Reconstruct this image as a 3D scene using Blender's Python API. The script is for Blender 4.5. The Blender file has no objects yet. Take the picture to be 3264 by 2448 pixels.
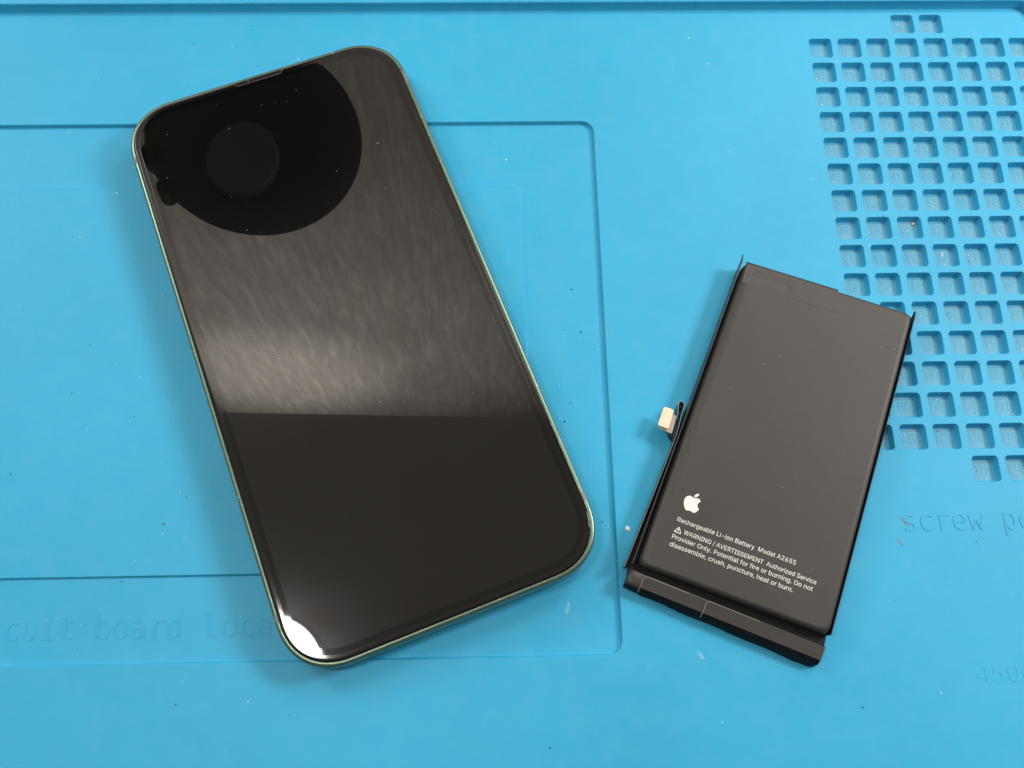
import bpy, bmesh, math, random, os
from mathutils import Vector, Matrix

S = 0.001            # everything below is written in millimetres
random.seed(7)
scene = bpy.context.scene
COL = scene.collection

# ------------------------------------------------------------------ camera
cam_data = bpy.data.cameras.new("camera")
cam = bpy.data.objects.new("camera", cam_data)
COL.objects.link(cam)
Rm = [[0.99965, -0.01996, 0.01717], [0.01326, 0.94508, 0.32657], [-0.02274, -0.32623, 0.94502]]
M = Matrix(Rm).transposed().to_4x4()
M.translation = Vector((-87.81, -179.17, 210.48)) * S
cam.matrix_world = M
cam_data.sensor_width = 36.0
cam_data.sensor_fit = 'HORIZONTAL'
cam_data.lens = 33.0677
cam_data.clip_start = 0.01
cam_data.clip_end = 50
scene.camera = cam

# ------------------------------------------------------------------ light
world = bpy.data.worlds.new("World")
scene.world = world
world.use_nodes = True
bg = world.node_tree.nodes["Background"]
bg.inputs[0].default_value = (1.0, 0.90, 0.76, 1)
bg.inputs[1].default_value = 0.37
scene.view_settings.view_transform = 'Standard'
scene.view_settings.look = 'None'
scene.view_settings.exposure = 0
scene.view_settings.gamma = 1


def aim(o, target):
    d = Vector(target) * S - o.location
    o.rotation_euler = d.to_track_quat('-Z', 'Y').to_euler()


def area(name, loc, target, sx, sy, radiance, color):
    l = bpy.data.lights.new(name, 'AREA')
    l.shape = 'RECTANGLE'
    l.size = sx * S
    l.size_y = sy * S
    l.energy = radiance * math.pi * sx * sy * S * S
    l.color = color
    o = bpy.data.objects.new(name, l)
    COL.objects.link(o)
    o.location = Vector(loc) * S
    aim(o, target)
    return o


area("side_light", (400, 20, 400), (-60, -105, 0), 120, 140, 46.0, (1.0, 0.97, 0.94))
area("fill_light_right", (190, 235, 420), (-40, -60, 0), 150, 150, 15.0, (1.0, 0.96, 0.92))  # added fill without a known lamp, brightens the far part of the mat
area("fill_light_left", (-540, 215, 420), (-160, -60, 0), 150, 150, 16.0, (1.0, 0.96, 0.92))  # weaker added fill, lifts the left side of the mat
spot_l = bpy.data.lights.new("wall_spot", 'SPOT')  # added spot, brightens the wall so it shows in the screen
spot_l.energy = 70
spot_l.spot_size = math.radians(112)
spot_l.spot_blend = 1.0
spot_l.shadow_soft_size = 0.03
spot_l.color = (1.0, 0.955, 0.9)
spot = bpy.data.objects.new("wall_spot", spot_l)
COL.objects.link(spot)
spot.location = Vector((-420, -330, 1230)) * S
aim(spot, (-380, 360, 1050))
spot2_l = bpy.data.lights.new("wall_patch_spot", 'SPOT')  # second added spot, makes the bright patch on the wall
spot2_l.energy = 50
spot2_l.spot_size = math.radians(51)
spot2_l.spot_blend = 1.0
spot2_l.shadow_soft_size = 0.03
spot2_l.color = (1.0, 0.955, 0.9)
spot2 = bpy.data.objects.new("wall_patch_spot", spot2_l)
COL.objects.link(spot2)
spot2.location = Vector((-420, -205, 1300)) * S
aim(spot2, (-450, 352, 1290))


# ------------------------------------------------------------------ helpers
def tag(o, **kw):
    for k, v in kw.items():
        o[k] = v
    return o


def empty(name, loc=(0, 0, 0), rz=0.0, **kw):
    o = bpy.data.objects.new(name, None)
    o.empty_display_size = 0.01
    COL.objects.link(o)
    o.location = Vector(loc) * S
    o.rotation_euler = (0, 0, rz)
    return tag(o, **kw)


def link(name, mesh, mat=None, parent=None, loc=(0, 0, 0), rz=0.0, **kw):
    o = bpy.data.objects.new(name, mesh)
    if mat is not None and not mesh.materials:
        for m in (mat if isinstance(mat, (list, tuple)) else [mat]):
            mesh.materials.append(m)
    COL.objects.link(o)
    o.location = Vector(loc) * S
    o.rotation_euler = (0, 0, rz)
    if parent is not None:
        o.parent = parent
    return tag(o, **kw)


class MB:
    """collects vertices (mm) and faces for one mesh"""
    def __init__(s):
        s.v, s.f, s.m, s.flat = [], [], [], []

    def add(s, vs, fs, mat=0, flat=False):
        b = len(s.v)
        s.v += [tuple(p) for p in vs]
        for f in fs:
            s.f.append([b + i for i in f])
            s.m.append(mat)
            s.flat.append(flat)

    def loft(s, rings, cap_top=True, cap_bottom=False, mat=0, capmat=None, closed=True):
        n = len(rings[0])
        vs = [p for r in rings for p in r]
        fs = []
        for k in range(len(rings) - 1):
            for i in range(n if closed else n - 1):
                j = (i + 1) % n
                fs.append([k * n + i, k * n + j, (k + 1) * n + j, (k + 1) * n + i])
        s.add(vs, fs, mat)
        cm = mat if capmat is None else capmat
        if cap_top:
            s.add(rings[-1], [list(range(n))], cm, True)
        if cap_bottom:
            s.add(rings[0], [list(range(n))[::-1]], cm, True)

    def box(s, x0, y0, z0, x1, y1, z1, mat=0):
        vs = [(x0, y0, z0), (x1, y0, z0), (x1, y1, z0), (x0, y1, z0), (x0, y0, z1), (x1, y0, z1), (x1, y1, z1), (x0, y1, z1)]
        s.add(vs, [[3, 2, 1, 0], [4, 5, 6, 7], [0, 1, 5, 4], [1, 2, 6, 5], [2, 3, 7, 6], [3, 0, 4, 7]], mat, True)

    def tube(s, pts, r, seg=8, closed=False, mat=0):
        P = [Vector(p) for p in pts]
        n = len(P)
        rings = []
        for i, p in enumerate(P):
            a = P[i - 1] if (i > 0 or closed) else P[i]
            b = P[(i + 1) % n] if (i < n - 1 or closed) else P[i]
            t = (b - a).normalized()
            u = t.cross(Vector((0, 0, 1)))
            if u.length < 1e-4:
                u = Vector((1, 0, 0))
            u.normalize()
            w = u.cross(t)
            rings.append([tuple(p + (u * math.cos(2 * math.pi * k / seg) + w * math.sin(2 * math.pi * k / seg)) * r) for k in range(seg)])
        if closed:
            rings.append(rings[0])
        s.loft(rings, cap_top=not closed, cap_bottom=not closed, mat=mat)

    def mesh(s, name, smooth=True):
        me = bpy.data.meshes.new(name)
        me.from_pydata([(x * S, y * S, z * S) for x, y, z in s.v], [], s.f)
        for p, m, fl in zip(me.polygons, s.m, s.flat):
            p.material_index = m
            p.use_smooth = smooth and not fl
        me.update()
        return me


def rrect(x0, y0, x1, y1, r, n=6, e=2.0):
    """rounded rectangle, counter-clockwise; e>2 gives softer corners"""
    r = max(r, 0.01)
    out = []
    for cx, cy, a0 in ((x1 - r, y0 + r, -90), (x1 - r, y1 - r, 0), (x0 + r, y1 - r, 90), (x0 + r, y0 + r, 180)):
        for k in range(n + 1):
            a = math.radians(a0 + 90 * k / n)
            c, q = math.cos(a), math.sin(a)
            px = math.copysign(abs(c) ** (2 / e), c)
            py = math.copysign(abs(q) ** (2 / e), q)
            out.append((cx + r * px, cy + r * py))
    return out


def at_z(pts, z):
    return [(x, y, z) for x, y in pts]


def fill_mesh(name, loops, z):
    """flat sheet with holes"""
    bm = bmesh.new()
    for lp in loops:
        vs = [bm.verts.new((x * S, y * S, z * S)) for x, y in lp]
        for i in range(len(vs)):
            bm.edges.new((vs[i - 1], vs[i]))
    bmesh.ops.triangle_fill(bm, use_beauty=False, use_dissolve=False, edges=bm.edges[:], normal=(0, 0, 1))
    for f in bm.faces:
        if f.normal.z < 0:
            f.normal_flip()
    me = bpy.data.meshes.new(name)
    bm.to_mesh(me)
    bm.free()
    return me


# ------------------------------------------------------------------ fonts
def font(fn):
    for base in {bpy.utils.resource_path('LOCAL'), bpy.utils.resource_path('SYSTEM')}:
        p = os.path.join(base, "datafiles", "fonts", fn)
        if base and os.path.exists(p):
            try:
                return bpy.data.fonts.load(p)
            except Exception:
                pass
    return None


F_SANS = font("Inter.woff2")
F_MONO = font("DejaVuSansMono.woff2")


def text_mesh(body, size, fnt, extrude=0.0, offset=0.0, xs=1.0, align='LEFT', spacing=1.0, bevel=0.0, res=3, build=80.0):
    cu = bpy.data.curves.new("t", 'FONT')
    cu.body = body
    Q = build / size    # built large, then scaled, so thin glyphs fill cleanly
    cu.size = size * Q
    cu.extrude = extrude * Q
    cu.offset = offset * Q
    cu.bevel_depth = bevel
    cu.bevel_resolution = 0
    cu.resolution_u = res
    cu.space_character = spacing
    cu.align_x = align
    if fnt:
        cu.font = fnt
    o = bpy.data.objects.new("t", cu)
    COL.objects.link(o)
    bpy.context.view_layer.update()
    me = bpy.data.meshes.new_from_object(o.evaluated_get(bpy.context.evaluated_depsgraph_get()))
    bpy.data.objects.remove(o)
    for v in me.vertices:
        v.co = Vector((v.co.x * xs, v.co.y, v.co.z)) * (S / Q)
    me.materials.clear()
    return me


def mesh_width(me):
    xs = [v.co.x for v in me.vertices]
    return (min(xs), max(xs))


# ------------------------------------------------------------------ materials
def mat(name, col, rough=0.5, metal=0.0, spec=0.5, ior=1.5):
    m = bpy.data.materials.new(name)
    m.use_nodes = True
    b = m.node_tree.nodes["Principled BSDF"]
    b.inputs["Base Color"].default_value = (*col, 1)
    b.inputs["Roughness"].default_value = rough
    b.inputs["Metallic"].default_value = metal
    b.inputs["Specular IOR Level"].default_value = spec
    b.inputs["IOR"].default_value = ior
    return m, m.node_tree, b


def N(nt, kind, **inp):
    n = nt.nodes.new(kind)
    for k, v in inp.items():
        n.inputs[k.replace('_', ' ')].default_value = v
    return n


def noise(nt, scale, detail=3, rough=0.5, vec=None):
    n = nt.nodes.new("ShaderNodeTexNoise")
    n.inputs["Scale"].default_value = scale
    n.inputs["Detail"].default_value = detail
    n.inputs["Roughness"].default_value = rough
    if vec is not None:
        nt.links.new(vec, n.inputs["Vector"])
    return n


def ramp(nt, fac, stops):
    r = nt.nodes.new("ShaderNodeValToRGB")
    nt.links.new(fac, r.inputs[0])
    el = r.color_ramp.elements
    while len(el) < len(stops):
        el.new(0.5)
    for e, (p, c) in zip(el, stops):
        e.position = p
        e.color = (*c, 1) if len(c) == 3 else c
    return r


def mixc(nt, fac, a, b, mode='MIX'):
    m = nt.nodes.new("ShaderNodeMix")
    m.data_type = 'RGBA'
    m.blend_type = mode
    for sock, val in ((m.inputs[0], fac), (m.inputs[6], a), (m.inputs[7], b)):
        if isinstance(val, (int, float)):
            sock.default_value = val
        elif isinstance(val, tuple):
            sock.default_value = (*val, 1) if len(val) == 3 else val
        else:
            nt.links.new(val, sock)
    return m.outputs[2]


def bump(nt, bsdf, height, strength, dist):
    b = nt.nodes.new("ShaderNodeBump")
    b.inputs["Strength"].default_value = strength
    b.inputs["Distance"].default_value = dist
    nt.links.new(height, b.inputs["Height"])
    nt.links.new(b.outputs[0], bsdf.inputs["Normal"])


def silicone(name, base, dusty, dust_amt):
    m, nt, b = mat(name, base, 0.5, spec=0.3)
    geo = nt.nodes.new("ShaderNodeNewGeometry")
    pos = geo.outputs["Position"]
    big = noise(nt, 22, 3, 0.55, pos)           # blotches of a few cm
    mid = noise(nt, 190, 4, 0.6, pos)           # smudges of a few mm
    fine = noise(nt, 5200, 2, 0.6, pos)         # moulded grain
    gr = noise(nt, 2100, 2, 0.7, pos)
    c = mixc(nt, ramp(nt, big.outputs[0], [(0.35, (0, 0, 0)), (0.7, (1, 1, 1))]).outputs[0],
             tuple(x * 0.95 for x in base), tuple(min(1, x * 1.03) for x in base))
    f2 = ramp(nt, mid.outputs[0], [(0.42, (0, 0, 0)), (0.78, (dust_amt,) * 3)])
    c = mixc(nt, f2.outputs[0], c, dusty)
    f3 = ramp(nt, fine.outputs[0], [(0.3, (0.93, 0.93, 0.93)), (0.7, (1.05, 1.05, 1.05))])
    c = mixc(nt, 1.0, c, f3.outputs[0], 'MULTIPLY')
    # scuffs and faint rubbed streaks
    mp = nt.nodes.new("ShaderNodeMapping")
    mp.inputs["Scale"].default_value = (1, 0.22, 1)
    mp.inputs["Rotation"].default_value = (0, 0, 0.5)
    nt.links.new(pos, mp.inputs[0])
    st = noise(nt, 260, 5, 0.7, mp.outputs[0])
    f4 = ramp(nt, st.outputs[0], [(0.66, (0, 0, 0)), (0.8, (0.14,) * 3)])
    c = mixc(nt, f4.outputs[0], c, (0.30, 0.56, 0.68))
    nt.links.new(c, b.inputs["Base Color"])
    rr = nt.nodes.new("ShaderNodeMapRange")
    rr.inputs[3].default_value = 0.42
    rr.inputs[4].default_value = 0.60
    nt.links.new(mid.outputs[0], rr.inputs[0])
    nt.links.new(rr.outputs[0], b.inputs["Roughness"])
    bump(nt, b, gr.outputs[0], 0.35, 0.00006)
    return m


BLUE = (0.036, 0.40, 0.665)
M_MAT = silicone("mat_silicone", BLUE, (0.13, 0.45, 0.65), 0.22)
M_WELL = silicone("well_silicone", (0.070, 0.34, 0.50), (0.20, 0.37, 0.47), 0.6)  # floor grey from dust, also darkened in colour for shade in the wells
M_NUM = silicone("number_silicone", (0.12, 0.44, 0.61), (0.22, 0.48, 0.60), 0.4)
M_BENCH = mat("bench_laminate", (0.35, 0.33, 0.30), 0.5)[0]


def glass_black(name, base, rough, haze, ior):
    m, nt, b = mat(name, base, rough, spec=0.5, ior=ior)
    geo = nt.nodes.new("ShaderNodeNewGeometry")
    # greasy film: a faint, very rough second reflection
    g = nt.nodes.new("ShaderNodeBsdfGlossy")
    g.inputs["Roughness"].default_value = 0.17
    n = noise(nt, 60, 4, 0.6, geo.outputs["Position"])
    r = ramp(nt, n.outputs[0], [(0.3, (haze * 0.6,) * 3), (0.75, (haze * 1.15, haze * 1.2, haze * 1.5))])
    nt.links.new(r.outputs[0], g.inputs["Color"])
    add = nt.nodes.new("ShaderNodeAddShader")
    nt.links.new(b.outputs[0], add.inputs[0])
    nt.links.new(g.outputs[0], add.inputs[1])
    nt.links.new(add.outputs[0], nt.nodes["Material Output"].inputs[0])
    return m


M_DISPLAY = glass_black("display_glass", (0.0022, 0.0018, 0.0015), 0.012, 0.0075, 1.58)
M_BEZEL = glass_black("bezel_glass", (0.0012, 0.0012, 0.0013), 0.03, 0.003, 1.535)
M_RIMGLASS = glass_black("rim_glass", (0.003, 0.0028, 0.003), 0.06, 0.004, 1.54)


def green_metal(name, col, rough):
    m, nt, b = mat(name, col, rough, metal=0.85, spec=0.5)
    geo = nt.nodes.new("ShaderNodeNewGeometry")
    n = noise(nt, 1500, 4, 0.7, geo.outputs["Position"])
    f = ramp(nt, n.outputs[0], [(0.62, (0, 0, 0)), (0.72, (1, 1, 1))])
    c = mixc(nt, f.outputs[0], col, (0.62, 0.60, 0.55))
    nt.links.new(c, b.inputs["Base Color"])
    bump(nt, b, n.outputs[0], 0.2, 0.00003)
    return m


M_GREEN = green_metal("green_aluminium", (0.17, 0.25, 0.185), 0.34)
M_ANT = mat("antenna_plastic", (0.17, 0.20, 0.18), 0.5)[0]
M_BLACK = mat("black_void", (0.004, 0.004, 0.005), 0.7, spec=0.2)[0]
M_EAR = mat("earpiece_trim", (0.10, 0.09, 0.085), 0.4)[0]


def matte_film(name, col, rough, spec=0.5, gscale=2600, gs=0.25):
    m, nt, b = mat(name, col, rough, spec=spec)
    geo = nt.nodes.new("ShaderNodeNewGeometry")
    n = noise(nt, gscale, 3, 0.7, geo.outputs["Position"])
    n2 = noise(nt, 55, 3, 0.5, geo.outputs["Position"])
    r = ramp(nt, n.outputs[0], [(0.25, tuple(c * 0.78 for c in col)), (0.75, tuple(c * 1.22 for c in col))])
    r2 = ramp(nt, n2.outputs[0], [(0.3, (0.93, 0.93, 0.93)), (0.7, (1.06, 1.05, 1.04))])
    c = mixc(nt, 1.0, r.outputs[0], r2.outputs[0], 'MULTIPLY')
    nt.links.new(c, b.inputs["Base Color"])
    bump(nt, b, n.outputs[0], gs, 0.00005)
    # shallow dents and puckers of a soft pouch
    bn = [x for x in nt.nodes if x.type == 'BUMP'][0]
    b2 = nt.nodes.new("ShaderNodeBump")
    b2.inputs["Strength"].default_value = 0.12
    b2.inputs["Distance"].default_value = 0.0012
    n3 = noise(nt, 70, 2, 0.5, geo.outputs["Position"])
    nt.links.new(n3.outputs[0], b2.inputs["Height"])
    nt.links.new(b2.outputs[0], bn.inputs["Normal"])
    return m


M_BATT = matte_film("battery_film", (0.036, 0.0345, 0.032), 0.5, 0.5)
M_TAPE = matte_film("tape_film", (0.030, 0.028, 0.026), 0.44, 0.45)
M_DARK = matte_film("dark_film_and_shade", (0.006, 0.006, 0.007), 0.55, 0.25)  # dark film, also the painted shade in the battery's gaps
M_FIN = matte_film("fin_film", (0.018, 0.017, 0.018), 0.4, 0.5)
M_GLINT = mat("tape_edge_glint", (0.30, 0.27, 0.22), 0.3)[0]  # pale colour painting the glint along the tape fold
M_FLEX = mat("flex_cable", (0.004, 0.007, 0.010), 0.28)[0]
M_FLEXEDGE = mat("flex_edge", (0.34, 0.36, 0.34), 0.35)[0]
M_CREAM = mat("cream_pad", (0.84, 0.70, 0.50), 0.5)[0]
M_BEIGE = mat("steel_plate", (0.42, 0.35, 0.30), 0.4, metal=0.4)[0]
M_INK = matte_film("white_ink", (0.78, 0.78, 0.74), 0.6, 0.3, 4000, 0.1)
M_LOGO = mat("logo_ink", (0.80, 0.80, 0.76), 0.5)[0]

# ------------------------------------------------------------------ room (seen as reflections)
mb = MB()
mb.box(-1500, -900, -80, 1500, 352, -4)
link("workbench", mb.mesh("workbench"), M_BENCH, kind='structure')

M_WALL, nt, b = mat("ribbed_plaster", (0.62, 0.58, 0.52), 0.8)
geo = nt.nodes.new("ShaderNodeNewGeometry")
mp = nt.nodes.new("ShaderNodeMapping")
mp.inputs["Scale"].default_value = (70, 1, 9.0)
nt.links.new(geo.outputs["Position"], mp.inputs[0])
n1 = noise(nt, 1.0, 4, 0.55, mp.outputs[0])
mp2 = nt.nodes.new("ShaderNodeMapping")
mp2.inputs["Scale"].default_value = (150, 1, 18)
nt.links.new(geo.outputs["Position"], mp2.inputs[0])
n2 = noise(nt, 1.0, 3, 0.6, mp2.outputs[0])
c = mixc(nt, 0.6, n1.outputs[0], n2.outputs[0])
r = ramp(nt, c, [(0.36, (0.45, 0.42, 0.38)), (0.52, (0.54, 0.505, 0.46)), (0.72, (0.75, 0.71, 0.64))])
nt.links.new(r.outputs[0], b.inputs["Base Color"])
mb = MB()
v0 = [(-2600, 352, -80), (2600, 352, -80), (2600, 352, 1830), (-2600, 352, 1266)]
v1 = [(x, 402, z) for x, y, z in v0]
mb.add(v0 + v1, [[0, 1, 2, 3], [7, 6, 5, 4], [1, 0, 4, 5], [2, 1, 5, 6], [3, 2, 6, 7], [0, 3, 7, 4]], 0, True)
link("wall", mb.mesh("wall"), M_WALL, kind='structure')

M_BLOCKER = mat("blocker_dark", (0.05, 0.045, 0.04), 0.8)[0]
mb = MB()
mb.box(-1500, -760, -80, 1500, -720, 1300)  # added dark slab, blocks ambient light where the viewer would stand
link("wall", mb.mesh("wall"), M_BLOCKER, kind='structure')

# microscope head above the far left of the mat
M_SCOPE = mat("scope_black", (0.055, 0.085, 0.10), 0.7, spec=0.1)[0]
M_LENS = mat("scope_lens", (0.27, 0.26, 0.26), 0.7, spec=0.2)[0]
t = empty("microscope_head", (-246.4, 191.4, 350), label="round black microscope head mirrored in the top of the phone screen", category="microscope")


def oval_ring(a, b_, z, rot=-53.04, n=72):
    q = math.radians(rot)
    return [(a * math.cos(2 * math.pi * k / n) * math.cos(q) - b_ * math.sin(2 * math.pi * k / n) * math.sin(q),
             a * math.cos(2 * math.pi * k / n) * math.sin(q) + b_ * math.sin(2 * math.pi * k / n) * math.cos(q), z) for k in range(n)]


def disc_ring(r, z, n=64):
    return [(r * math.cos(2 * math.pi * k / n), r * math.sin(2 * math.pi * k / n), z) for k in range(n)]


mb = MB()
mb.loft([oval_ring(28, 26, 60), oval_ring(36, 32, 46), oval_ring(70, 58, 12), oval_ring(82.6, 68.8, 2), oval_ring(83.05, 69.2, 1), oval_ring(82.6, 68.8, 0)][::-1], cap_top=True, cap_bottom=True)
link("housing", mb.mesh("housing"), M_SCOPE, t)
mb = MB()
mb.loft([oval_ring(26.5, 23.0, -8.0, 90), oval_ring(27.3, 23.5, -7.5, 90), oval_ring(27.3, 23.5, 0.0, 90)], cap_bottom=True, cap_top=False)
link("lens", mb.mesh("lens"), M_LENS, t, loc=(-2.6, -25.1, 0))
for (kx, ky, kr) in ((-64, -20, 8), (-52, -46, 6)):
    mb = MB()
    mb.loft([[(x + kx, y + ky, z) for x, y, z in disc_ring(kr, zz, 20)] for zz in (-6, 8)], cap_bottom=True)
    link("knob", mb.mesh("knob"), M_BLACK, t)
mb = MB()
mb.box(-12, 60, 14, 12, 168, 44)
link("arm", mb.mesh("arm"), M_SCOPE, t)

# overhead lamp whose reflection sits in the lower left corner of the phone
M_LAMP = bpy.data.materials.new("lamp_diffuser")
M_LAMP.use_nodes = True
nt = M_LAMP.node_tree
nt.nodes.clear()
em = N(nt, "ShaderNodeEmission", Color=(1.0, 0.93, 0.86, 1), Strength=46.0)
out = nt.nodes.new("ShaderNodeOutputMaterial")
nt.links.new(em.outputs[0], out.inputs[0])
M_LHOUS = mat("lamp_housing", (0.05, 0.05, 0.055), 0.4)[0]
t = empty("work_lamp", (-272, -149, 600), label="round work lamp whose white glare fills the lower left corner of the phone screen", category="lamp")
mb = MB()
mb.loft([disc_ring(46, 0), disc_ring(46, 1)], cap_bottom=True, cap_top=False)
link("diffuser", mb.mesh("diffuser"), M_LAMP, t)
mb = MB()
mb.loft([disc_ring(47, -0.5), disc_ring(49, 0), disc_ring(49, 12), disc_ring(30, 30)], cap_top=True)
link("housing", mb.mesh("housing"), M_LHOUS, t)

# ------------------------------------------------------------------ repair mat
PT, ASP = 7.8838, 0.99577
OP = 6.36
mat_root = empty("repair_mat", (0, 0, 0), label="light blue silicone repair mat with numbered screw compartments and a raised rim", category="mat")


def cell_centre(c, r):
    return (c * PT + OP / 2, -r * PT * ASP - OP / 2)


cells = [(3, 0, 1), (4, 0, 2)]
num = 3
for r in range(1, 16):
    for c in range(8):
        cells.append((c, r, num))
        num += 1
cells += [(3, 16, num), (4, 16, num + 1)]

X0, Y0, X1, Y1 = -384.0, -288.0, 63.0, 1.75      # inner foot of the rim
RX0, RY0, RX1, RY1 = -352.0, -168.9, -59.79, -33.57   # sunken board area
outer = rrect(X0, Y0, X1, Y1, 4.0, 6)
rec = rrect(RX0, RY0, RX1, RY1, 3.4, 8)
holes = []
for c, r, k in cells:
    cx, cy = cell_centre(c, r)
    holes.append(rrect(cx - OP / 2, cy - OP / 2, cx + OP / 2, cy + OP / 2, 1.0, 5))
link("mat_surface", fill_mesh("mat_surface", [outer, rec] + holes, 0.0), M_MAT, mat_root)


def inset_rr(x0, y0, x1, y1, r, prof, n=6, e=2.0):
    return [at_z(rrect(x0 + d, y0 + d, x1 - d, y1 - d, r - d, n, e), z) for d, z in prof]


# rim
mb = MB()
mb.loft(inset_rr(X0, Y0, X1, Y1, 4.0, [(0, 0), (-0.06, 0.04), (-0.42, 2.4), (-0.5, 2.68), (-0.7, 2.84), (-1.0, 2.9), (-5.4, 2.9), (-5.8, 2.75), (-6.0, 2.4), (-6.0, -3.9)], 6), cap_top=False)
link("raised_rim", mb.mesh("raised_rim"), M_MAT, mat_root)
# sunken board area with raised inner panel
mb = MB()
mb.loft(inset_rr(RX0, RY0, RX1, RY1, 3.4, [(0, 0), (0.07, -0.012), (0.17, -0.06), (0.24, -0.16), (0.46, -0.92), (0.56, -1.04), (0.75, -1.10)], 8), cap_top=False)
link("recess_wall", mb.mesh("recess_wall"), M_MAT, mat_root)
PX0, PY0, PX1, PY1 = -330.0, -149.95, -79.05, -52.3
fl_out = rrect(RX0 + .75, RY0 + .75, RX1 - .75, RY1 - .75, 2.65, 8)
fl_in = rrect(PX0 - .3, PY0 - .3, PX1 + .3, PY1 + .3, 3.3, 8)
link("recess_floor", fill_mesh("recess_floor", [fl_out, fl_in], -1.10), M_MAT, mat_root)
mb = MB()
mb.loft(inset_rr(PX0, PY0, PX1, PY1, 3.0, [(-0.3, -1.10), (-0.18, -1.06), (0.0, -0.54), (0.05, -0.47), (0.12, -0.452), (0.2, -0.45)], 8), cap_top=True)
link("raised_panel", mb.mesh("raised_panel"), M_MAT, mat_root)

# compartments
mb = MB()
h = OP / 2
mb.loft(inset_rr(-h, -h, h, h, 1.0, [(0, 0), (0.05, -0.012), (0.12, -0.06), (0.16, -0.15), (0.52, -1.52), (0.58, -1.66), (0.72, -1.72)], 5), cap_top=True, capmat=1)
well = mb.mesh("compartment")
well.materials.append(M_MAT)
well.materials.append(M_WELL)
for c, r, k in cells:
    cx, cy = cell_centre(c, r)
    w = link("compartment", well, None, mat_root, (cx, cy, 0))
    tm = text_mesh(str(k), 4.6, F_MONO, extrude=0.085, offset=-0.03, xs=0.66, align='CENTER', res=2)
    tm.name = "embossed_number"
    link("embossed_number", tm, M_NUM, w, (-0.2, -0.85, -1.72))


def mono_text(word, xstart, xpitch, y, xh, z, name, build, ex=0.12):
    """letters standing slightly proud of the rubber"""
    size = xh / 0.39
    tm = text_mesh(word, size, F_MONO, extrude=ex, offset=-0.006 * size, xs=xpitch / (0.4293 * size), res=4, build=build)
    tm.name = name
    link(name, tm, M_MAT, mat_root, (xstart, y, z))


PITCHA = (-137.65 + 192.0) / 14.0
mono_text("circuit board location", -192.0 - 3 * PITCHA - PITCHA * 0.5, PITCHA, -163.2, 3.9, -1.10, "embossed_text", 116)
PITCHB = (29.41 - 6.45) / 6.0
mono_text("screw position", 6.45 - PITCHB * 0.5 + .4, PITCHB, -142.95, 3.75, 0.0, "embossed_text", 112, 0.12)
mono_text("450mm", 17.6 - 1.6, 3.3, -175.8, 2.57, 0.0, "embossed_text", 84, 0.07)

# ------------------------------------------------------------------ phone
PH = (-121.06, -92.69, 0.0)
PA = 0.3564
phone = empty("smartphone", PH, PA, label="smartphone with glossy black screen and dark green metal frame lying face up on the mat", category="smartphone")
HW, HH = 71.5 / 2, 146.7 / 2
RC, EC = 13.2, 2.25


def pring(d, z, n=14):
    return at_z(rrect(-HW + d, -HH + d, HW - d, HH - d, RC - d, n, EC), z)


mb = MB()
mb.loft([pring(*q) for q in [(1.4, 0.02), (0.6, 0.12), (0.15, 0.45), (0, 1.0), (0, 6.55), (0.03, 6.8), (0.12, 7.02), (0.28, 7.17), (0.45, 7.25), (0.72, 7.30), (0.98, 7.30), (1.04, 7.25), (1.06, 6.6)]], cap_top=False, cap_bottom=True)
link("frame", mb.mesh("frame"), M_GREEN, phone)
mb = MB()
mb.loft([pring(*q) for q in [(1.0, 6.7), (1.3, 6.7)]], cap_top=False)
link("gasket", mb.mesh("gasket"), M_BLACK, phone)
mb = MB()
mb.loft([pring(*q) for q in [(1.20, 6.7), (1.20, 7.5), (1.22, 7.66), (1.29, 7.735), (1.40, 7.752), (1.9, 7.757), (2.38, 7.760)]], cap_top=False)
link("glass_rim", mb.mesh("glass_rim"), M_RIMGLASS, phone)
mb = MB()
mb.loft([pring(*q) for q in [(2.37, 7.755), (2.40, 7.768), (2.44, 7.764)]], cap_top=False)
link("glass_seam", mb.mesh("glass_seam"), M_RIMGLASS, phone)
mb = MB()
mb.loft([pring(*q) for q in [(2.42, 7.760), (3.62, 7.762)]], cap_top=False)
link("bezel", mb.mesh("bezel", smooth=False), M_BEZEL, phone)
mb = MB()
mb.loft([pring(*q) for q in [(3.62, 7.762), (3.7, 7.762)]], cap_top=True)
link("display", mb.mesh("display", smooth=False), M_DISPLAY, phone)

# antenna bands let into the frame
for sx, y in ((-1, -59.2), (1, -58.6), (-1, 59.4), (1, 59.4)):
    mb = MB()
    prof = [(HW + 0.015, 1.0), (HW + 0.015, 6.55), (HW - 0.015, 6.81), (HW - 0.105, 7.035), (HW - 0.27, 7.185), (HW - 0.45, 7.265), (HW - 0.72, 7.315), (HW - 0.98, 7.315)]
    ra = [(sx * x, y - 0.9, z) for x, z in prof] + [(sx * (HW - 0.98), y - 0.9, 1.0)]
    rb = [(x, yy + 1.8, z) for x, yy, z in ra]
    mb.loft([ra, rb], cap_top=True, cap_bottom=True)
    link("antenna_band", mb.mesh("antenna_band", smooth=False), M_ANT, phone)
for sx, y, L in ((1, 22.5, 16), (-1, 29.5, 9), (-1, 17.5, 9), (-1, 42, 5)):
    mb = MB()
    x0 = sx * HW
    mb.box(min(x0 - sx * .3, x0 + sx * .16), y - L / 2, 2.6, max(x0 - sx * .3, x0 + sx * .16), y + L / 2, 4.9)
    link("side_button", mb.mesh("side_button"), M_GREEN, phone)
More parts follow.
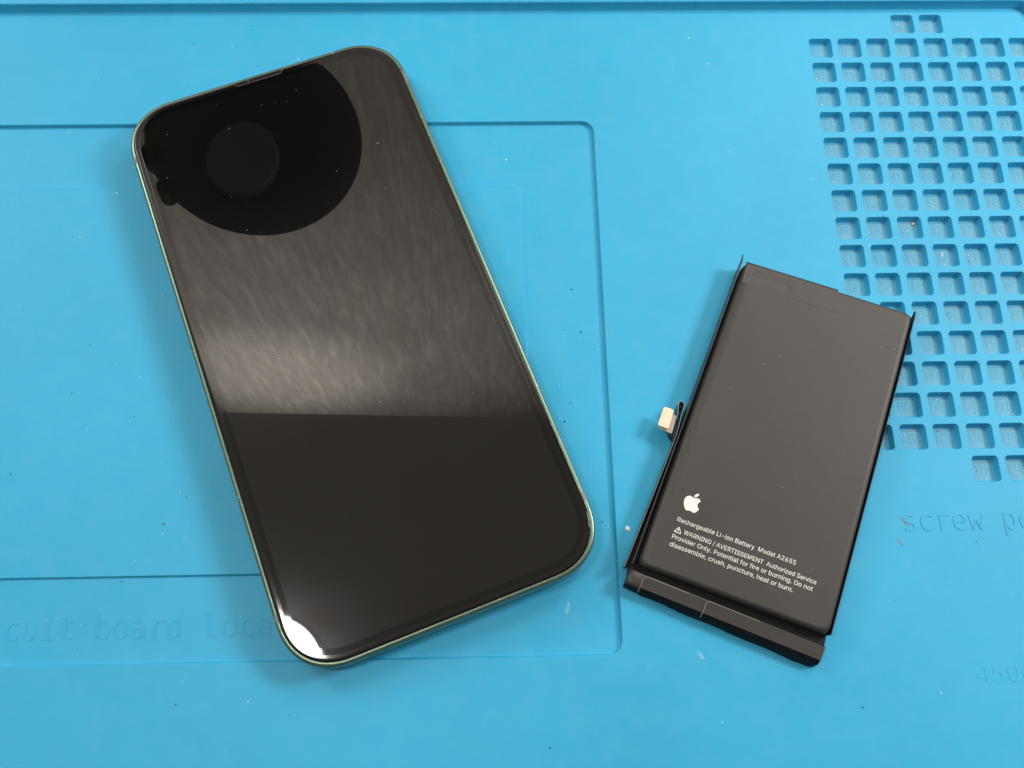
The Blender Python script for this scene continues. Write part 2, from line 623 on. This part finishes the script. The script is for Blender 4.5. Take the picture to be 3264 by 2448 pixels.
# earpiece slot at the top edge of the glass
mb = MB()
tri = [(-6.4, 72.1), (-5.7, 71.0), (5.7, 71.0), (6.4, 72.1)]
mb.tube([(x, y, 7.775) for x, y in tri], 0.09, 6)
mb.add([(-6.2, 72.1, 7.768), (-5.6, 71.2, 7.768), (5.6, 71.2, 7.768), (6.2, 72.1, 7.768)], [[0, 1, 2, 3]], 1, True)
mb.box(-2.9, 71.45, 7.7, -2.55, 71.95, 7.79, 0)
me = mb.mesh("earpiece")
link("earpiece", me, [M_EAR, M_BLACK], phone)
# lenses dimly visible under the glass
for x, y, rr_ in ((-9.85, 67.75, 1.3), (2.6, 65.8, 0.8)):
    mb = MB()
    mb.tube([(x + rr_ * math.cos(a * math.pi / 12), y + rr_ * math.sin(a * math.pi / 12), 7.761) for a in range(24)], 0.006, 4, closed=True)
    link("front_lens", mb.mesh("front_lens"), M_RIMGLASS, phone)

# ------------------------------------------------------------------ battery
BO = (-22.0, -122.0)
batt = empty("phone_battery", (BO[0], BO[1], 0), label="flat dark grey phone battery with white printed warning text lying beside the phone", category="battery")


def L(x, y, z=0.0):
    return (x - BO[0], y - BO[1], z)


def quad_ring(q, ins, r, z, n=5):
    """q: TL TR BR BL ; ins: inset of top,right,bottom,left edges ; rounded corners"""
    P = [Vector(p) for p in q]
    cen = sum(P, Vector((0, 0))) / 4
    lines = []
    for i in range(4):
        a, b_ = P[i], P[(i + 1) % 4]
        d = (b_ - a).normalized()
        nrm = Vector((-d.y, d.x))
        if nrm.dot(cen - a) < 0:
            nrm = -nrm
        lines.append((a + nrm * ins[i], d))
    C = []
    for i in range(4):
        (p1, d1), (p2, d2) = lines[i - 1], lines[i]
        k = ((p2 - p1).x * d2.y - (p2 - p1).y * d2.x) / (d1.x * d2.y - d1.y * d2.x)
        C.append(p1 + d1 * k)
    out = []
    for i in range(4):
        a, c0, b_ = C[i - 1], C[i], C[(i + 1) % 4]
        s, e = c0 + (a - c0).normalized() * r, c0 + (b_ - c0).normalized() * r
        for k in range(n + 1):
            u = k / n
            p = s * (1 - u) ** 2 + c0 * 2 * u * (1 - u) + e * u * u
            out.append((p.x - BO[0], p.y - BO[1], z))
    return out[::-1]


BQ = [(-26.0, -77.25), (13.75, -92.0), (-16.35, -166.2), (-56.95, -150.0)]
mb = MB()
#        t     r     b     l      z     corner
prof = [((0.6, 1.2, 1.2, 1.6), 0.15, 1.0), ((0.2, 0.5, .6, .8), 0.6, 1.4), ((0.02, 0.15, .3, .35), 1.5, 1.8), ((0, 0.08, .2, .3), 2.6, 2.0),
        ((0, 0.1, .22, .4), 3.7, 2.0), ((0.08, 0.22, .4, .8), 4.35, 2.0), ((0.22, 0.45, .62, 1.35), 4.72, 2.0), ((0.45, 0.8, .85, 2.0), 4.92, 2.0), ((0.9, 1.4, 1.3, 2.9), 5.0, 1.8)]
for ins, z, rr_ in [(p[0], p[1], p[2]) for p in prof]:
    pass
mb.loft([quad_ring(BQ, ins, rr_, z) for ins, z, rr_ in prof], cap_top=True, cap_bottom=True)
link("pouch", mb.mesh("pouch"), M_BATT, batt)

# overlapping wrap strip along the far short edge, ends in a small step
mb = MB()
e0, e1 = Vector((-24.9, -77.54)), Vector((-3.6, -85.28))
d = (e1 - e0).normalized()
nn = Vector((-d.y, d.x))
pr_ = [(-6.0, 5.01), (-0.7, 4.99), (-0.05, 4.78), (0.32, 4.3), (0.36, 1.0), (0.1, 1.0)]
ra = [L(*(e0 + nn * o), z) for o, z in pr_]
rb = [L(*(e1 + nn * o), z) for o, z in pr_]
mb.loft([rb, ra], closed=False, cap_top=False)
mb.add([*rb], [list(range(len(rb)))], 0, True)
link("wrap_strip", mb.mesh("wrap_strip", smooth=True), M_BATT, batt)
# faint stretch tape patch on the top face
mb = MB()
q = [(-15.2, -82.2), (-2.2, -87.0), (-3.4, -91.9), (-17.0, -87.0)]
mb.loft([quad_ring(q, (0,) * 4, 0.4, 5.0), quad_ring(q, (0.05,) * 4, 0.4, 5.02)], cap_top=True)
link("tape_patch", mb.mesh("tape_patch", smooth=False), M_BATT, batt)


def ribbon(pts, z0, z1, th, name, m, par, top_tube=None):
    P = [Vector(p) for p in pts]
    n = len(P)
    A, B = [], []
    for i in range(n):
        a, b_ = P[max(i - 1, 0)], P[min(i + 1, n - 1)]
        d_ = (b_ - a).normalized()
        k = Vector((-d_.y, d_.x)) * th / 2
        A.append(P[i] + k)
        B.append(P[i] - k)
    zz0 = z0 if isinstance(z0, (list, tuple)) else [z0] * n
    zz1 = z1 if isinstance(z1, (list, tuple)) else [z1] * n
    rings = []
    for i in range(n):
        rings.append([L(A[i].x, A[i].y, zz0[i]), L(B[i].x, B[i].y, zz0[i]), L(B[i].x, B[i].y, zz1[i]), L(A[i].x, A[i].y, zz1[i])])
    mb = MB()
    mb.loft(rings, cap_top=True, cap_bottom=True)
    o = link(name, mb.mesh(name, smooth=False), m, par)
    if top_tube:
        mb = MB()
        mb.tube([L(p.x, p.y, z + 0.02) for p, z in zip(P, zz1)], top_tube[0], 5)
        link(top_tube[1], mb.mesh(top_tube[1]), top_tube[2], o)
    return o


# side films standing up along both long edges and poking past the far corners
def lerp(a, b, u):
    return (a[0] + (b[0] - a[0]) * u, a[1] + (b[1] - a[1]) * u)


lf = [(-25.85, -75.7), (-26.1, -76.6)] + [lerp((-26.25, -77.4), (-57.55, -149.9), k / 12) for k in range(13)]
ribbon(lf, [4.5, 4.0] + [0.4] * 13, [5.0, 5.2] + [5.25 + 0.05 * math.sin(k * 1.7) for k in range(13)], 0.3, "side_film", M_FIN, batt)
rf = [(14.35, -90.9), (14.2, -91.5)] + [lerp((13.9, -92.4), (-15.95, -165.6), k / 10) for k in range(11)]
ribbon(rf, [3.7, 3.2] + [0.4] * 11, [4.3, 4.6] + [4.7] * 11, 0.18, "side_film", M_DARK, batt)
# dark filler painting the shade in the gap between pouch and ledge
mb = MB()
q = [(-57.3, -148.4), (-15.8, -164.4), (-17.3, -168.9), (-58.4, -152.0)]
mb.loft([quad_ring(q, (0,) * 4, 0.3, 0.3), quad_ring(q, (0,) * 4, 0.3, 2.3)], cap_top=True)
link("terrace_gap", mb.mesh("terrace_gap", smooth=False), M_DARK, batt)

# protection-circuit ledge at the near short edge
TL, TR, BR, BL = Vector((-57.75, -150.75)), Vector((-17.0, -168.05)), Vector((-18.55, -171.0)), Vector((-59.1, -153.75))
mb = MB()
top, mid1, mid2, bot = [], [], [], []
nseg = 40
back, front = [], []
rng = random.Random(3)
dd = (TR - TL).normalized()
dn = Vector((dd.y, -dd.x))     # towards the viewer
rings = []
for i in range(nseg + 1):
    u = i / nseg
    a = TL.lerp(TR, u)
    b_ = BL.lerp(BR, u)
    wob = 0.10 * math.sin(u * 23) + rng.uniform(-.05, .05)
    out_ = 0.8 + 0.75 * u + wob
    if u < 0.1:
        out_ -= 0.2
    if u > 0.975:
        out_ -= 0.5 * (u - 0.975) / 0.025
    zt = 3.2 + 0.06 * math.sin(u * 9)
    rings.append([L(*a, 1.2), L(*a, zt - .12), L(*(a + dn * .12), zt), L(*(b_ - dn * .25), zt), L(*(b_ + dn * .05), zt - .25), L(*(b_ + dn * (out_ * .7)), 1.3), L(*(b_ + dn * out_), 0.35), L(*(b_ + dn * (out_ - .3)), 0.15)])
n8 = len(rings[0])
vs = [p for r_ in rings for p in r_]
fs, ms = [], []
for k in range(nseg):
    for i in range(n8 - 1):
        mb.add([rings[k][i], rings[k + 1][i], rings[k + 1][i + 1], rings[k][i + 1]], [[0, 1, 2, 3][::-1]], 1 if i >= 4 else 0, False)
mb.add(rings[0], [list(range(n8))[::-1]], 1, True)
mb.add(rings[-1], [list(range(n8))], 1, True)
me = mb.mesh("circuit_ledge")
bm = bmesh.new()
bm.from_mesh(me)
bmesh.ops.remove_doubles(bm, verts=bm.verts, dist=1e-7)
bmesh.ops.recalc_face_normals(bm, faces=bm.faces[:])
bm.to_mesh(me)
bm.free()
link("circuit_ledge", me, [M_TAPE, M_DARK], batt)


def ledge_pt(u, v, z):
    a = TL.lerp(TR, u)
    b_ = BL.lerp(BR, u)
    p = a.lerp(b_, v)
    return L(p.x, p.y, z)


for u0, u1, v0_, v1_ in ((0.075, 0.395, 0.10, 1.22), (0.40, 1.0, 0.06, 1.25)):
    mb = MB()
    zt = 3.36
    K = 12
    for i in range(K):
        ua, ub = u0 + (u1 - u0) * i / K, u0 + (u1 - u0) * (i + 1) / K
        mb.add([ledge_pt(ua, v0_, zt), ledge_pt(ub, v0_, zt), ledge_pt(ub, .93, zt), ledge_pt(ua, .93, zt)], [[3, 2, 1, 0]])
        mb.add([ledge_pt(ua, .93, zt), ledge_pt(ub, .93, zt), ledge_pt(ub, v1_, 2.3), ledge_pt(ua, v1_, 2.3)], [[3, 2, 1, 0]], 1)
        mb.add([ledge_pt(ua, v0_, zt), ledge_pt(ub, v0_, zt), ledge_pt(ub, v0_, zt - .2), ledge_pt(ua, v0_, zt - .2)], [[0, 1, 2, 3]])
    mb.add([ledge_pt(u0, v0_, zt), ledge_pt(u0, .93, zt), ledge_pt(u0, .93, zt - .2), ledge_pt(u0, v0_, zt - .2)], [[0, 1, 2, 3]])
    me = mb.mesh("tape_tab", smooth=False)
    o = link("tape_tab", me, [M_TAPE, M_DARK], batt)
    mb = MB()
    eu = u0 + (u1 - u0) * (0.72 if u0 < .2 else 0.45)
    pts = [ledge_pt(u0, 1.25, 2.4), ledge_pt(u0, .95, zt), ledge_pt(u0, .35, zt), ledge_pt(u0 + .004, v0_ + .1, zt), ledge_pt(u0 + .012, v0_, zt)] + [ledge_pt(u0 + .012 + (eu - u0 - .012) * k / 5, v0_, zt) for k in range(1, 6)]
    mb.tube(pts, 0.075, 5)
    link("tape_edge_glint", mb.mesh("tape_edge_glint"), M_GLINT, o)  # glint of the folded film, built as a pale tube

# flex cable standing on its edge beside the pouch, with a hairpin near the connector
fx = [(-59.0, -150.2), (-57.3, -146.6), (-54.75, -141.0), (-51.4, -133.8), (-48.4, -127.2), (-46.6, -123.2), (-45.5, -120.6), (-44.7, -118.4), (-44.05, -116.2), (-43.4, -114.5), (-43.15, -113.7),
      (-43.3, -113.05), (-43.8, -112.75), (-44.3, -113.0), (-44.55, -113.7), (-44.6, -114.6), (-44.75, -115.6), (-45.3, -117.0)]
zb = [0.5] * 6 + [0.7] * 12
zt = [3.2, 3.6, 3.9, 4.1, 4.2, 4.3, 4.3, 4.3, 4.3, 4.3, 4.3, 4.3, 4.3, 4.3, 4.3, 4.2, 4.0, 3.8]
flex = ribbon(fx, zb, zt, 0.16, "flex_cable", M_FLEX, batt, (0.085, "cable_edge", M_FLEXEDGE))
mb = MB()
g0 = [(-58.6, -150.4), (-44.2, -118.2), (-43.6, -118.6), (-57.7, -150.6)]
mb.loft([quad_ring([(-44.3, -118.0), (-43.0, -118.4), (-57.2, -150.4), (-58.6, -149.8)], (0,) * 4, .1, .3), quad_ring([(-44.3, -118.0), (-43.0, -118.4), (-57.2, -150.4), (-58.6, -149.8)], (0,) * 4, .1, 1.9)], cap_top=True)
link("cable_gap_shade", mb.mesh("cable_gap_shade", smooth=False), M_DARK, batt)  # dark slab standing in for shade between cable and pouch

# connector
cq = [(-47.84, -113.93), (-45.58, -114.8), (-47.23, -119.44), (-49.67, -118.4)]
mb = MB()
mb.loft([quad_ring(cq, (0.05,) * 4, .5, 3.75), quad_ring(cq, (0,) * 4, .5, 3.8), quad_ring(cq, (0,) * 4, .5, 4.25), quad_ring(cq, (.05,) * 4, .5, 4.3)], cap_top=True, cap_bottom=True)
conn = link("connector_pad", mb.mesh("connector_pad"), M_CREAM, batt)
cq2 = [(-46.9, -114.9), (-45.0, -116.2), (-46.45, -120.35), (-49.5, -118.95)]
mb = MB()
mb.loft([quad_ring(cq2, (0,) * 4, .25, 3.35), quad_ring(cq2, (0,) * 4, .25, 3.74)], cap_top=True, cap_bottom=True)
link("connector_plate", mb.mesh("connector_plate", smooth=False), M_BEIGE, batt)
cq3 = [(-45.35, -116.6), (-44.75, -116.9), (-46.5, -121.9), (-47.2, -120.4)]
mb = MB()
mb.loft([quad_ring(cq3, (0,) * 4, .1, 2.2), quad_ring(cq3, (0,) * 4, .1, 3.55)], cap_top=True, cap_bottom=True)
link("stiffener", mb.mesh("stiffener", smooth=False), M_DARK, batt)
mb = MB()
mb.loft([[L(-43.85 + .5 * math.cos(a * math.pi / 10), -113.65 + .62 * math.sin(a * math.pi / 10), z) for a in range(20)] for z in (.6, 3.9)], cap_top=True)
link("cable_shadow_core", mb.mesh("cable_shadow_core"), M_BLACK, batt).name = "loop_shade_core"  # black core added as the shade inside the cable's hairpin

# print on the battery
TZ = 5.05
def print_line(body, x, y, x2, y2, size, build, name="printed_text"):
    me = text_mesh(body, size, F_SANS, extrude=0.008, offset=0.003 * size, res=3, build=build)
    a, b_ = mesh_width(me)
    want = math.hypot(x2 - x, y2 - y)
    k = want / ((b_ - a) / S)
    for v in me.vertices:
        v.co.x = (v.co.x - a) * k
    me.name = name
    lx, ly, _ = L(x, y)
    link(name, me, M_INK, batt, (lx, ly, TZ), math.atan2(y2 - y, x2 - x))
    return k


ang = math.atan2(-10.08, 25.13)
print_line("Rechargeable Li-ion Battery  Model A2655", -47.11, -140.73, -21.98, -150.81, 1.93, 132)
print_line("WARNING / AVERTISSEMENT  Authorized Service", -45.91, -143.70, -18.01, -155.10, 1.93, 100)
print_line("Provider Only. Potential for fire or burning. Do not", -48.58, -144.47, -18.98, -156.49, 1.93, 64)
print_line("disassemble, crush, puncture, heat or burn.", -49.21, -146.10, -23.34, -156.62, 1.93, 96)

# warning triangle
mb = MB()
ca, sa = math.cos(ang), math.sin(ang)


def loc(px, py, ox, oy):
    x, y = ox + px * ca - py * sa, oy + px * sa + py * ca
    return L(x, y, TZ)


ox, oy = -48.05, -143.05
tri = [(0.1, 0.05), (1.72, 0.05), (0.91, 1.42)]
rings_o, rings_i = [], []
cx, cy = 0.91, 0.5
K = 5
def tri_ring(sc, r):
    C = [Vector(((x - cx) * sc + cx, (y - cy) * sc + cy)) for x, y in tri]
    o = []
    for i in range(3):
        a, c0, b_ = C[i - 1], C[i], C[(i + 1) % 3]
        s, e = c0 + (a - c0).normalized() * r, c0 + (b_ - c0).normalized() * r
        for k in range(K + 1):
            u = k / K
            p = s * (1 - u) ** 2 + c0 * 2 * u * (1 - u) + e * u * u
            o.append(loc(p.x, p.y, ox, oy))
    return o


mb.loft([tri_ring(1.12, .35), tri_ring(0.74, .12)][::1], cap_top=False)
mb.add([loc(.84, .45, ox, oy), loc(.98, .45, ox, oy), loc(1.0, .95, ox, oy), loc(.82, .95, ox, oy)], [[0, 1, 2, 3]])
mb.add([loc(.83, .22, ox, oy), loc(.99, .22, ox, oy), loc(.99, .36, ox, oy), loc(.83, .36, ox, oy)], [[0, 1, 2, 3]])
link("warning_symbol", mb.mesh("warning_symbol", smooth=False), M_INK, batt)

# fruit emblem (outline as cubic segments, 24-unit box, y down)
def cubic(p0, p1, p2, p3, n=8):
    return [tuple((1 - t) ** 3 * a + 3 * t * (1 - t) ** 2 * b_ + 3 * t * t * (1 - t) * c_ + t ** 3 * d_ for a, b_, c_, d_ in zip(p0, p1, p2, p3)) for t in [(k + 1) / n for k in range(n)]]


def path(start, segs):
    cur, out = start, [start]
    for s in segs:
        p = [(cur[0] + s[i], cur[1] + s[i + 1]) for i in (0, 2, 4)]
        out += cubic(cur, *p)
        cur = p[2]
    return out[:-1]


body = path((12.152, 6.896), [(-.948, 0, -2.415, -1.078, -3.96, -1.04), (-2.04, .027, -3.91, 1.183, -4.961, 3.014), (-2.117, 3.675, -.546, 9.103, 1.519, 12.09),
                              (1.013, 1.454, 2.208, 3.09, 3.792, 3.039), (1.52, -.065, 2.09, -.987, 3.935, -.987), (1.831, 0, 2.35, .987, 3.96, .948),
                              (1.637, -.026, 2.676, -1.48, 3.676, -2.948), (1.156, -1.688, 1.636, -3.325, 1.662, -3.415), (-.039, -.013, -3.182, -1.221, -3.22, -4.857),
                              (-.026, -3.04, 2.48, -4.494, 2.597, -4.559), (-1.429, -2.09, -3.623, -2.324, -4.39, -2.376), (-2.0, -.156, -3.675, 1.09, -4.61, 1.09)])
leaf = path((15.53, 3.83), [(.843, -1.012, 1.4, -2.427, 1.245, -3.83), (-1.207, .052, -2.662, .805, -3.532, 1.818), (-.78, .896, -1.454, 2.338, -1.273, 3.714), (1.338, .104, 2.715, -.688, 3.559, -1.701)])
LS = 4.55 / 24
lox, loy = -43.30, -136.55
bm = bmesh.new()
for pth in (body, leaf):
    vs = [bm.verts.new(Vector(loc((x - 12) * LS, (12 - y) * LS, lox, loy)) * S) for x, y in pth]
    for i in range(len(vs)):
        if (vs[i].co - vs[i - 1].co).length > 1e-9:
            bm.edges.new((vs[i - 1], vs[i]))
bmesh.ops.triangle_fill(bm, use_beauty=True, use_dissolve=False, edges=bm.edges[:], normal=(0, 0, 1))
for f in bm.faces:
    if f.normal.z < 0:
        f.normal_flip()
me = bpy.data.meshes.new("printed_logo")
bm.to_mesh(me)
bm.free()
link("printed_logo", me, M_LOGO, batt)

# ------------------------------------------------------------------ small debris
M_WHITE = mat("white_crumb", (0.85, 0.85, 0.80), 0.4)[0]
M_DIRT = mat("dark_crumb", (0.03, 0.03, 0.04), 0.7)[0]
M_GLUE = mat("clear_glue", (0.75, 0.86, 0.90), 0.12)[0]
M_RESIN = mat("amber_resin", (0.42, 0.36, 0.26), 0.25)[0]


def blob(mb, x, y, z, a, b_, hgt, rot, mat_=0, n=8, seed=0):
    r_ = random.Random(seed)
    ph = [r_.uniform(.75, 1.2) for _ in range(n)]
    rings = []
    for k, (sc, zz) in enumerate(((1.0, 0), (1.0, .35), (.8, .75), (.4, 1.0))):
        rg = []
        for i in range(n):
            t_ = 2 * math.pi * i / n
            px, py = a * sc * ph[i] * math.cos(t_), b_ * sc * ph[i] * math.sin(t_)
            rg.append((x + px * math.cos(rot) - py * math.sin(rot), y + px * math.sin(rot) + py * math.cos(rot), z + hgt * zz))
        rings.append(rg)
    mb.loft(rings, cap_top=True, cap_bottom=True, mat=mat_)


def crumb(name, x, y, z, a, b_, h_, rot, m, label, cat, seed):
    mb = MB()
    blob(mb, 0, 0, 0, a, b_, h_, rot, seed=seed)
    o = link(name, mb.mesh(name), m, None, (x, y, z), 0, label=label, category=cat)
    return o


crumb("plastic_fleck", 26.65, -72.9, -1.72, 0.16, 0.8, 0.25, -0.15, M_WHITE, "thin white plastic sliver lying in compartment 70", "fleck", 1)
crumb("resin_drop", 20.7, -64.1, -1.72, 0.55, 0.6, 0.4, 0.3, M_RESIN, "small amber resin drop in the upper right of compartment 61", "resin drop", 2)
crumb("glue_drop", -57.3, -141.4, 0.0, 0.55, 0.75, 0.3, 0.3, M_GLUE, "shiny clear glue drop on the mat between phone and battery", "glue drop", 3)
crumb("plastic_fleck", 1.75, -27.95, -1.72, 0.3, 0.24, 0.2, 0.5, M_WHITE, "white crumb in the bottom left corner of compartment 19", "fleck", 4)
crumb("plastic_fleck", 34.4, -37.2, -1.72, 0.3, 0.3, 0.2, 0.5, M_WHITE, "white crumb in compartment 41 near the right edge of the photo", "fleck", 5)
crumb("dirt_fleck", 19.6, -20.7, -1.72, 0.42, 0.16, 0.2, 0.6, M_DIRT, "dark fleck under the number in compartment 15", "fleck", 6)

M_GRIME = mat("grime", (0.16, 0.26, 0.33), 0.7)[0]
for i, (x, y, a, b_, ro) in enumerate(((5.6, -140.8, 0.35, 1.3, 0.6), (3.9, -145.3, 0.3, 1.1, 0.5))):
    crumb("grime_smear", x, y, -0.01, a, b_, 0.035, ro, M_GRIME, ("brownish smear across the first letter of the word screw", "faint brownish smear just below the first letter of the word screw")[i], "smear", 20 + i)

M_PALE = silicone("scuffed_silicone", (0.13, 0.47, 0.68), (0.22, 0.52, 0.68), 0.6)
for i, (x, y, z, a, b_, ro, lab) in enumerate(((-71.6, -158.6, -1.11, 0.5, 1.9, -0.3, "small pale scuff on the mat below the right corner of the phone"),
                                               (-43.2, -169.3, -0.01, 0.7, 1.3, 0.4, "pale scuff on the mat just below the battery"))):
    crumb("pale_scuff", x, y, z, a, b_, 0.03, ro, M_PALE, lab, "scuff", 30 + i)

mb = MB()
rg = random.Random(11)


def on_mat(x, y):
    for c, r, k in cells:
        cx, cy = cell_centre(c, r)
        if abs(x - cx) < OP / 2 and abs(y - cy) < OP / 2:
            return -1.72 if (abs(x - cx) < OP / 2 - .9 and abs(y - cy) < OP / 2 - .9) else None
    if PX0 < x < PX1 - .4 and PY0 + .4 < y < PY1 - .4:
        return -0.45
    if RX0 < x < RX1 - 1 and RY0 + 1 < y < RY1 - 1:
        return -1.10 if not (x < PX1 + 1 and PY0 - 1 < y < PY1 + 1) else None
    if RX0 < x < RX1 + 1 and RY0 - 1 < y < RY1 + 1:
        return None
    return 0.0


for i in range(240):
    x, y = rg.uniform(-222, 62), rg.uniform(-190, 1)
    z = on_mat(x, y)
    if z is None:
        continue
    s_ = 0.05 + 0.16 * rg.random() ** 3
    white = rg.random() < 0.52
    blob(mb, x, y, z, s_ * rg.uniform(.8, 1.8), s_, s_ * .6, rg.uniform(0, 3), 0 if white else 1, 6, i)
for c, r, k in cells:
    for j in range(rg.choice((0, 1, 1, 2, 3))):
        cx, cy = cell_centre(c, r)
        s_ = 0.05 + 0.1 * rg.random() ** 2
        blob(mb, cx + rg.uniform(-2.2, 2), cy + rg.uniform(-2.2, 2), -1.72, s_ * 1.4, s_, s_ * .6, rg.uniform(0, 3), 0 if rg.random() < .6 else 1, 6, k * 7 + j)
# dust lying on the phone screen and caught on its frame
cp, sp = math.cos(PA), math.sin(PA)
for i in range(36):
    lx, ly = rg.uniform(-33, 33), rg.uniform(-70, 70)
    s_ = 0.03 + 0.05 * rg.random() ** 3
    blob(mb, PH[0] + lx * cp - ly * sp, PH[1] + lx * sp + ly * cp, 7.765 if abs(lx) < 32 else 7.7, s_ * rg.uniform(1, 2), s_, .03, rg.uniform(0, 3), 0, 6, i)
for i in range(60):
    u = rg.uniform(-60, 60)
    if rg.random() < .7:
        lx, ly = rg.choice((-1, 1)) * (HW - rg.uniform(.35, 1.0)), u
    else:
        lx, ly = u / 60 * 24, rg.choice((-1, 1)) * (HH - rg.uniform(.35, 1.0))
    s_ = 0.07 + 0.1 * rg.random() ** 2
    blob(mb, PH[0] + lx * cp - ly * sp, PH[1] + lx * sp + ly * cp, 7.29, s_, s_ * .8, .06, rg.uniform(0, 3), 0, 6, i)
# dust on the battery
for i in range(9):
    u, v = rg.uniform(.06, .94), rg.uniform(.04, .94)
    a, b_ = lerp(BQ[0], BQ[1], u), lerp(BQ[3], BQ[2], u)
    x, y = lerp(a, b_, v)
    blob(mb, x, y, 5.0, .09, .06, .05, rg.uniform(0, 3), 0, 6, i)
me = mb.mesh("dust")
link("dust", me, [M_WHITE, M_DIRT], None, kind='stuff')
